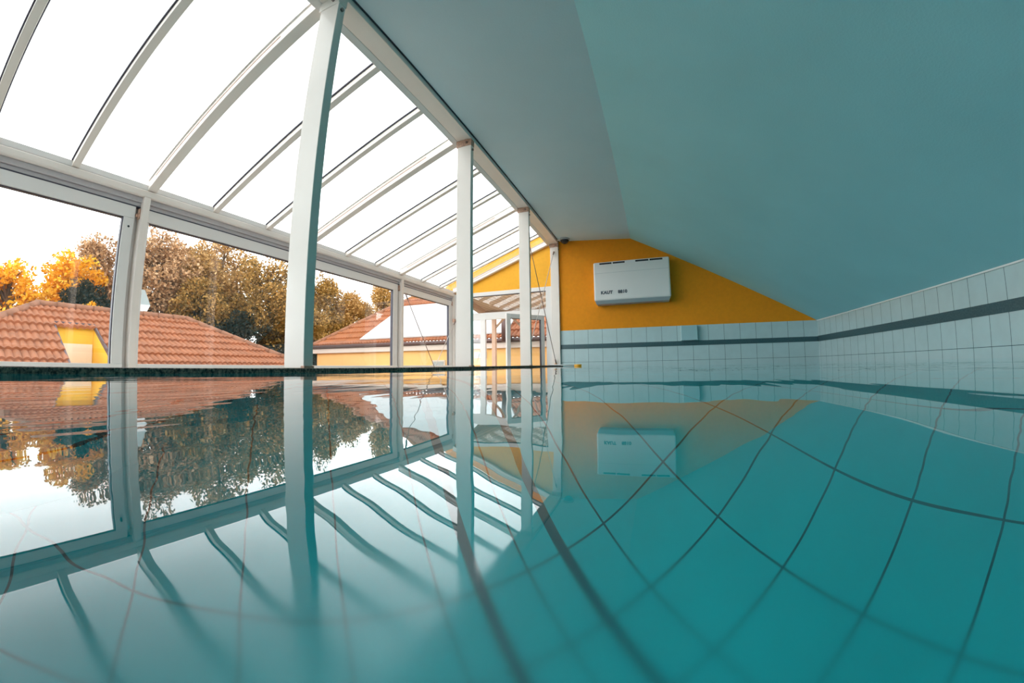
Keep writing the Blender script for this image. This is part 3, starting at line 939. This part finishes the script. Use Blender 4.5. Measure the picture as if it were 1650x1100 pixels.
# ------------------------------------------------------------------ trees
def leaf_mat(name, c1, c2, c3):
    m, n, l = new_mat(name)
    b = n['Principled BSDF']; b.inputs['Roughness'].default_value = 0.7
    b.inputs['Specular IOR Level'].default_value = 0.2
    g = n.new('ShaderNodeNewGeometry')
    r = n.new('ShaderNodeValToRGB')
    r.color_ramp.elements[0].color = (*c1, 1); r.color_ramp.elements[1].color = (*c3, 1)
    e = r.color_ramp.elements.new(0.5); e.color = (*c2, 1)
    l.new(g.outputs['Random Per Island'], r.inputs[0])
    l.new(r.outputs[0], b.inputs['Base Color'])
    tr = n.new('ShaderNodeBsdfTranslucent')
    l.new(r.outputs[0], tr.inputs[0])
    mx = n.new('ShaderNodeMixShader'); mx.inputs[0].default_value = 0.35
    l.new(b.outputs[0], mx.inputs[1]); l.new(tr.outputs[0], mx.inputs[2])
    l.new(mx.outputs[0], n['Material Output'].inputs[0])
    return m


LM = {
    'yellow': leaf_mat('yellow_leaves', (0.60, 0.27, 0.005), (0.95, 0.48, 0.015), (1.0, 0.68, 0.10)),
    'brown': leaf_mat('brown_leaves', (0.22, 0.12, 0.04), (0.50, 0.29, 0.10), (0.86, 0.56, 0.24)),
    'olive': leaf_mat('olive_leaves', (0.13, 0.08, 0.02), (0.36, 0.20, 0.05), (0.74, 0.44, 0.14)),
    'dark': leaf_mat('dark_leaves', (0.015, 0.02, 0.018), (0.04, 0.04, 0.03), (0.09, 0.07, 0.04)),
    'rosy': leaf_mat('rosy_leaves', (0.25, 0.13, 0.06), (0.50, 0.29, 0.14), (0.85, 0.56, 0.33)),
}


def tree(x, y, top, rad, low, leaf, label, seed, nl=9000, size=0.16, squash=1.0, fill=0.62, rady=None):
    """trunk from the yard, branches, and a crown of leaf clumps"""
    rg = np.random.default_rng(seed)
    rady = rady or rad
    nl = int(nl * (1.5 if leaf == 'yellow' else 2.3))
    gz = -4.1
    t = thing('tree', (x, y, gz), label, 'tree', 'trees beyond the roofs')
    cz = (top + low) / 2; hz = (top - low) / 2
    b = MB()
    b.tube((x, y, gz), (x, y, low + hz * 0.3), 0.22, 0.16, seg=9, caps=False)
    b.tube((x, y, low + hz * 0.3), (x + rg.normal() * 0.2, y, top - hz * 0.25), 0.16, 0.04, seg=7, caps=False)
    # clump centres spread through an ellipsoid, more of them near the shell
    nc = 64
    d = rg.normal(size=(nc, 3)); d /= np.linalg.norm(d, axis=1)[:, None]
    rr = rg.uniform(0.35, 0.92, nc) ** 0.6
    C = d * rr[:, None] * np.array([rad, rady, hz]) + np.array([x, y, cz])
    cr = rg.uniform(0.22, 0.36, nc) * (rad + rady + hz) / 3
    for i in range(nc):
        p0 = Vector((x, y, min(top - hz * 0.4, max(low - hz * 0.3, C[i, 2] - abs(C[i, 1] - y) * 0.8 - 0.4))))
        mid = p0.lerp(Vector(C[i]), 0.5) + Vector((0, 0, 0.15))
        b.tube(p0, mid, 0.06, 0.04, seg=5, caps=False)
        b.tube(mid, C[i], 0.04, 0.012, seg=5, caps=False)
    b.build('trunk', M['bark'], t)
    k = rg.integers(0, nc, nl)
    dd = rg.normal(size=(nl, 3)); dd /= np.linalg.norm(dd, axis=1)[:, None]
    pos = C[k] + dd * (cr[k] * rg.uniform(0.3, 1.0, nl) ** fill)[:, None]
    n = rg.normal(size=(nl, 3)) + np.array([0, 0, 0.7]); n /= np.linalg.norm(n, axis=1)[:, None]
    a = np.cross(n, rg.normal(size=(nl, 3))); a /= np.linalg.norm(a, axis=1)[:, None]
    c = np.cross(n, a)
    s = (size * rg.uniform(0.6, 1.3, nl))[:, None] * 0.5
    V = np.stack([pos - a * s, pos + c * s * 0.6, pos + a * s, pos - c * s * 0.6], 1).reshape(-1, 3) - np.array([x, y, gz])
    me = bpy.data.meshes.new('crown')
    me.vertices.add(nl * 4); me.vertices.foreach_set('co', V.ravel())
    me.loops.add(nl * 4); me.loops.foreach_set('vertex_index', np.arange(nl * 4, dtype=np.int32))
    me.polygons.add(nl); me.polygons.foreach_set('loop_start', np.arange(0, nl * 4, 4, dtype=np.int32))
    me.polygons.foreach_set('loop_total', np.full(nl, 4, dtype=np.int32))
    me.update(); me.validate()
    me.materials.append(LM[leaf])
    o = bpy.data.objects.new('crown', me)
    COL.objects.link(o); o.parent = t
    return t


tree(-21.0, 2.3, 3.95, 1.7, 0.4, 'yellow', 'bright yellow autumn tree at the left edge, with a rounded crown', 1, 7000, 0.17, rady=1.35)
tree(-22.4, 4.9, 5.1, 1.6, 0.6, 'yellow', 'bright yellow tree behind the dormer recess, with a leaning crown', 2, 6500, 0.18, rady=1.3)
tree(-24.5, 6.3, 6.4, 2.0, -0.2, 'rosy', 'tall pale brown tree left of the near outer post', 3, 8500, 0.17, rady=1.7)
tree(-19.5, 4.74, 3.22, 0.8, 0.9, 'dark', 'dark round tree behind the ridge, between the yellow branches', 4, 7000, 0.12, rady=0.85)
tree(-18.55, 4.69, 2.40, 0.45, 1.0, 'yellow', 'small yellow tree in front of the dark round one', 14, 1600, 0.13, rady=0.5)
tree(-24.0, 1.0, 4.0, 2.2, 0.0, 'rosy', 'brown tree at the far left edge behind the yellow one', 15, 7000, 0.17, rady=2.0)
tree(-22.5, 8.7, 7.5, 2.2, 0.0, 'rosy', 'tall brown tree just right of the near outer post', 5, 11000, 0.18, rady=2.0)
tree(-20.5, 10.0, 4.2, 1.8, 0.0, 'olive', 'olive brown tree above the right end of the first ridge', 6, 9000, 0.16, rady=1.9)
tree(-23.5, 11.0, 7.6, 2.0, 0.2, 'brown', 'broad brown tree between the tall brown one and the tallest', 17, 9000, 0.18, rady=1.8)
tree(-24.0, 13.0, 8.8, 2.6, 0.6, 'brown', 'tallest brown tree in the middle of the large window', 7, 12000, 0.19, rady=2.3)
tree(-19.5, 13.4, 6.6, 2.0, 0.0, 'olive', 'thin crowned tree with pale branches left of the biggest post', 8, 6500, 0.16, rady=1.9)
tree(-20.5, 15.9, 5.0, 2.0, -0.6, 'olive', 'low olive tree over the falling hip left of the biggest post', 9, 9000, 0.16, rady=1.8)
tree(-18.5, 11.4, 2.6, 1.5, -0.8, 'dark', 'dark tree low behind the end of the first ridge', 10, 8000, 0.14, rady=1.8)
tree(-18.5, 14.6, 2.0, 1.4, -1.2, 'dark', 'dark tree low behind the first hip, beside the biggest post', 16, 8000, 0.14, rady=1.7)
tree(-25.5, 21.6, 8.2, 2.6, 0.6, 'olive', 'tree just right of the biggest post, highest above the second roof', 11, 11000, 0.19, rady=2.4)
tree(-24.0, 24.4, 6.3, 2.2, 0.6, 'brown', 'golden brown tree sinking behind the second roof hip', 12, 8500, 0.19, rady=2.0)
tree(-23.5, 28.3, 8.8, 1.8, 1.5, 'brown', 'small brown tree behind the outer post over the second roof', 13, 6000, 0.19, rady=1.5)
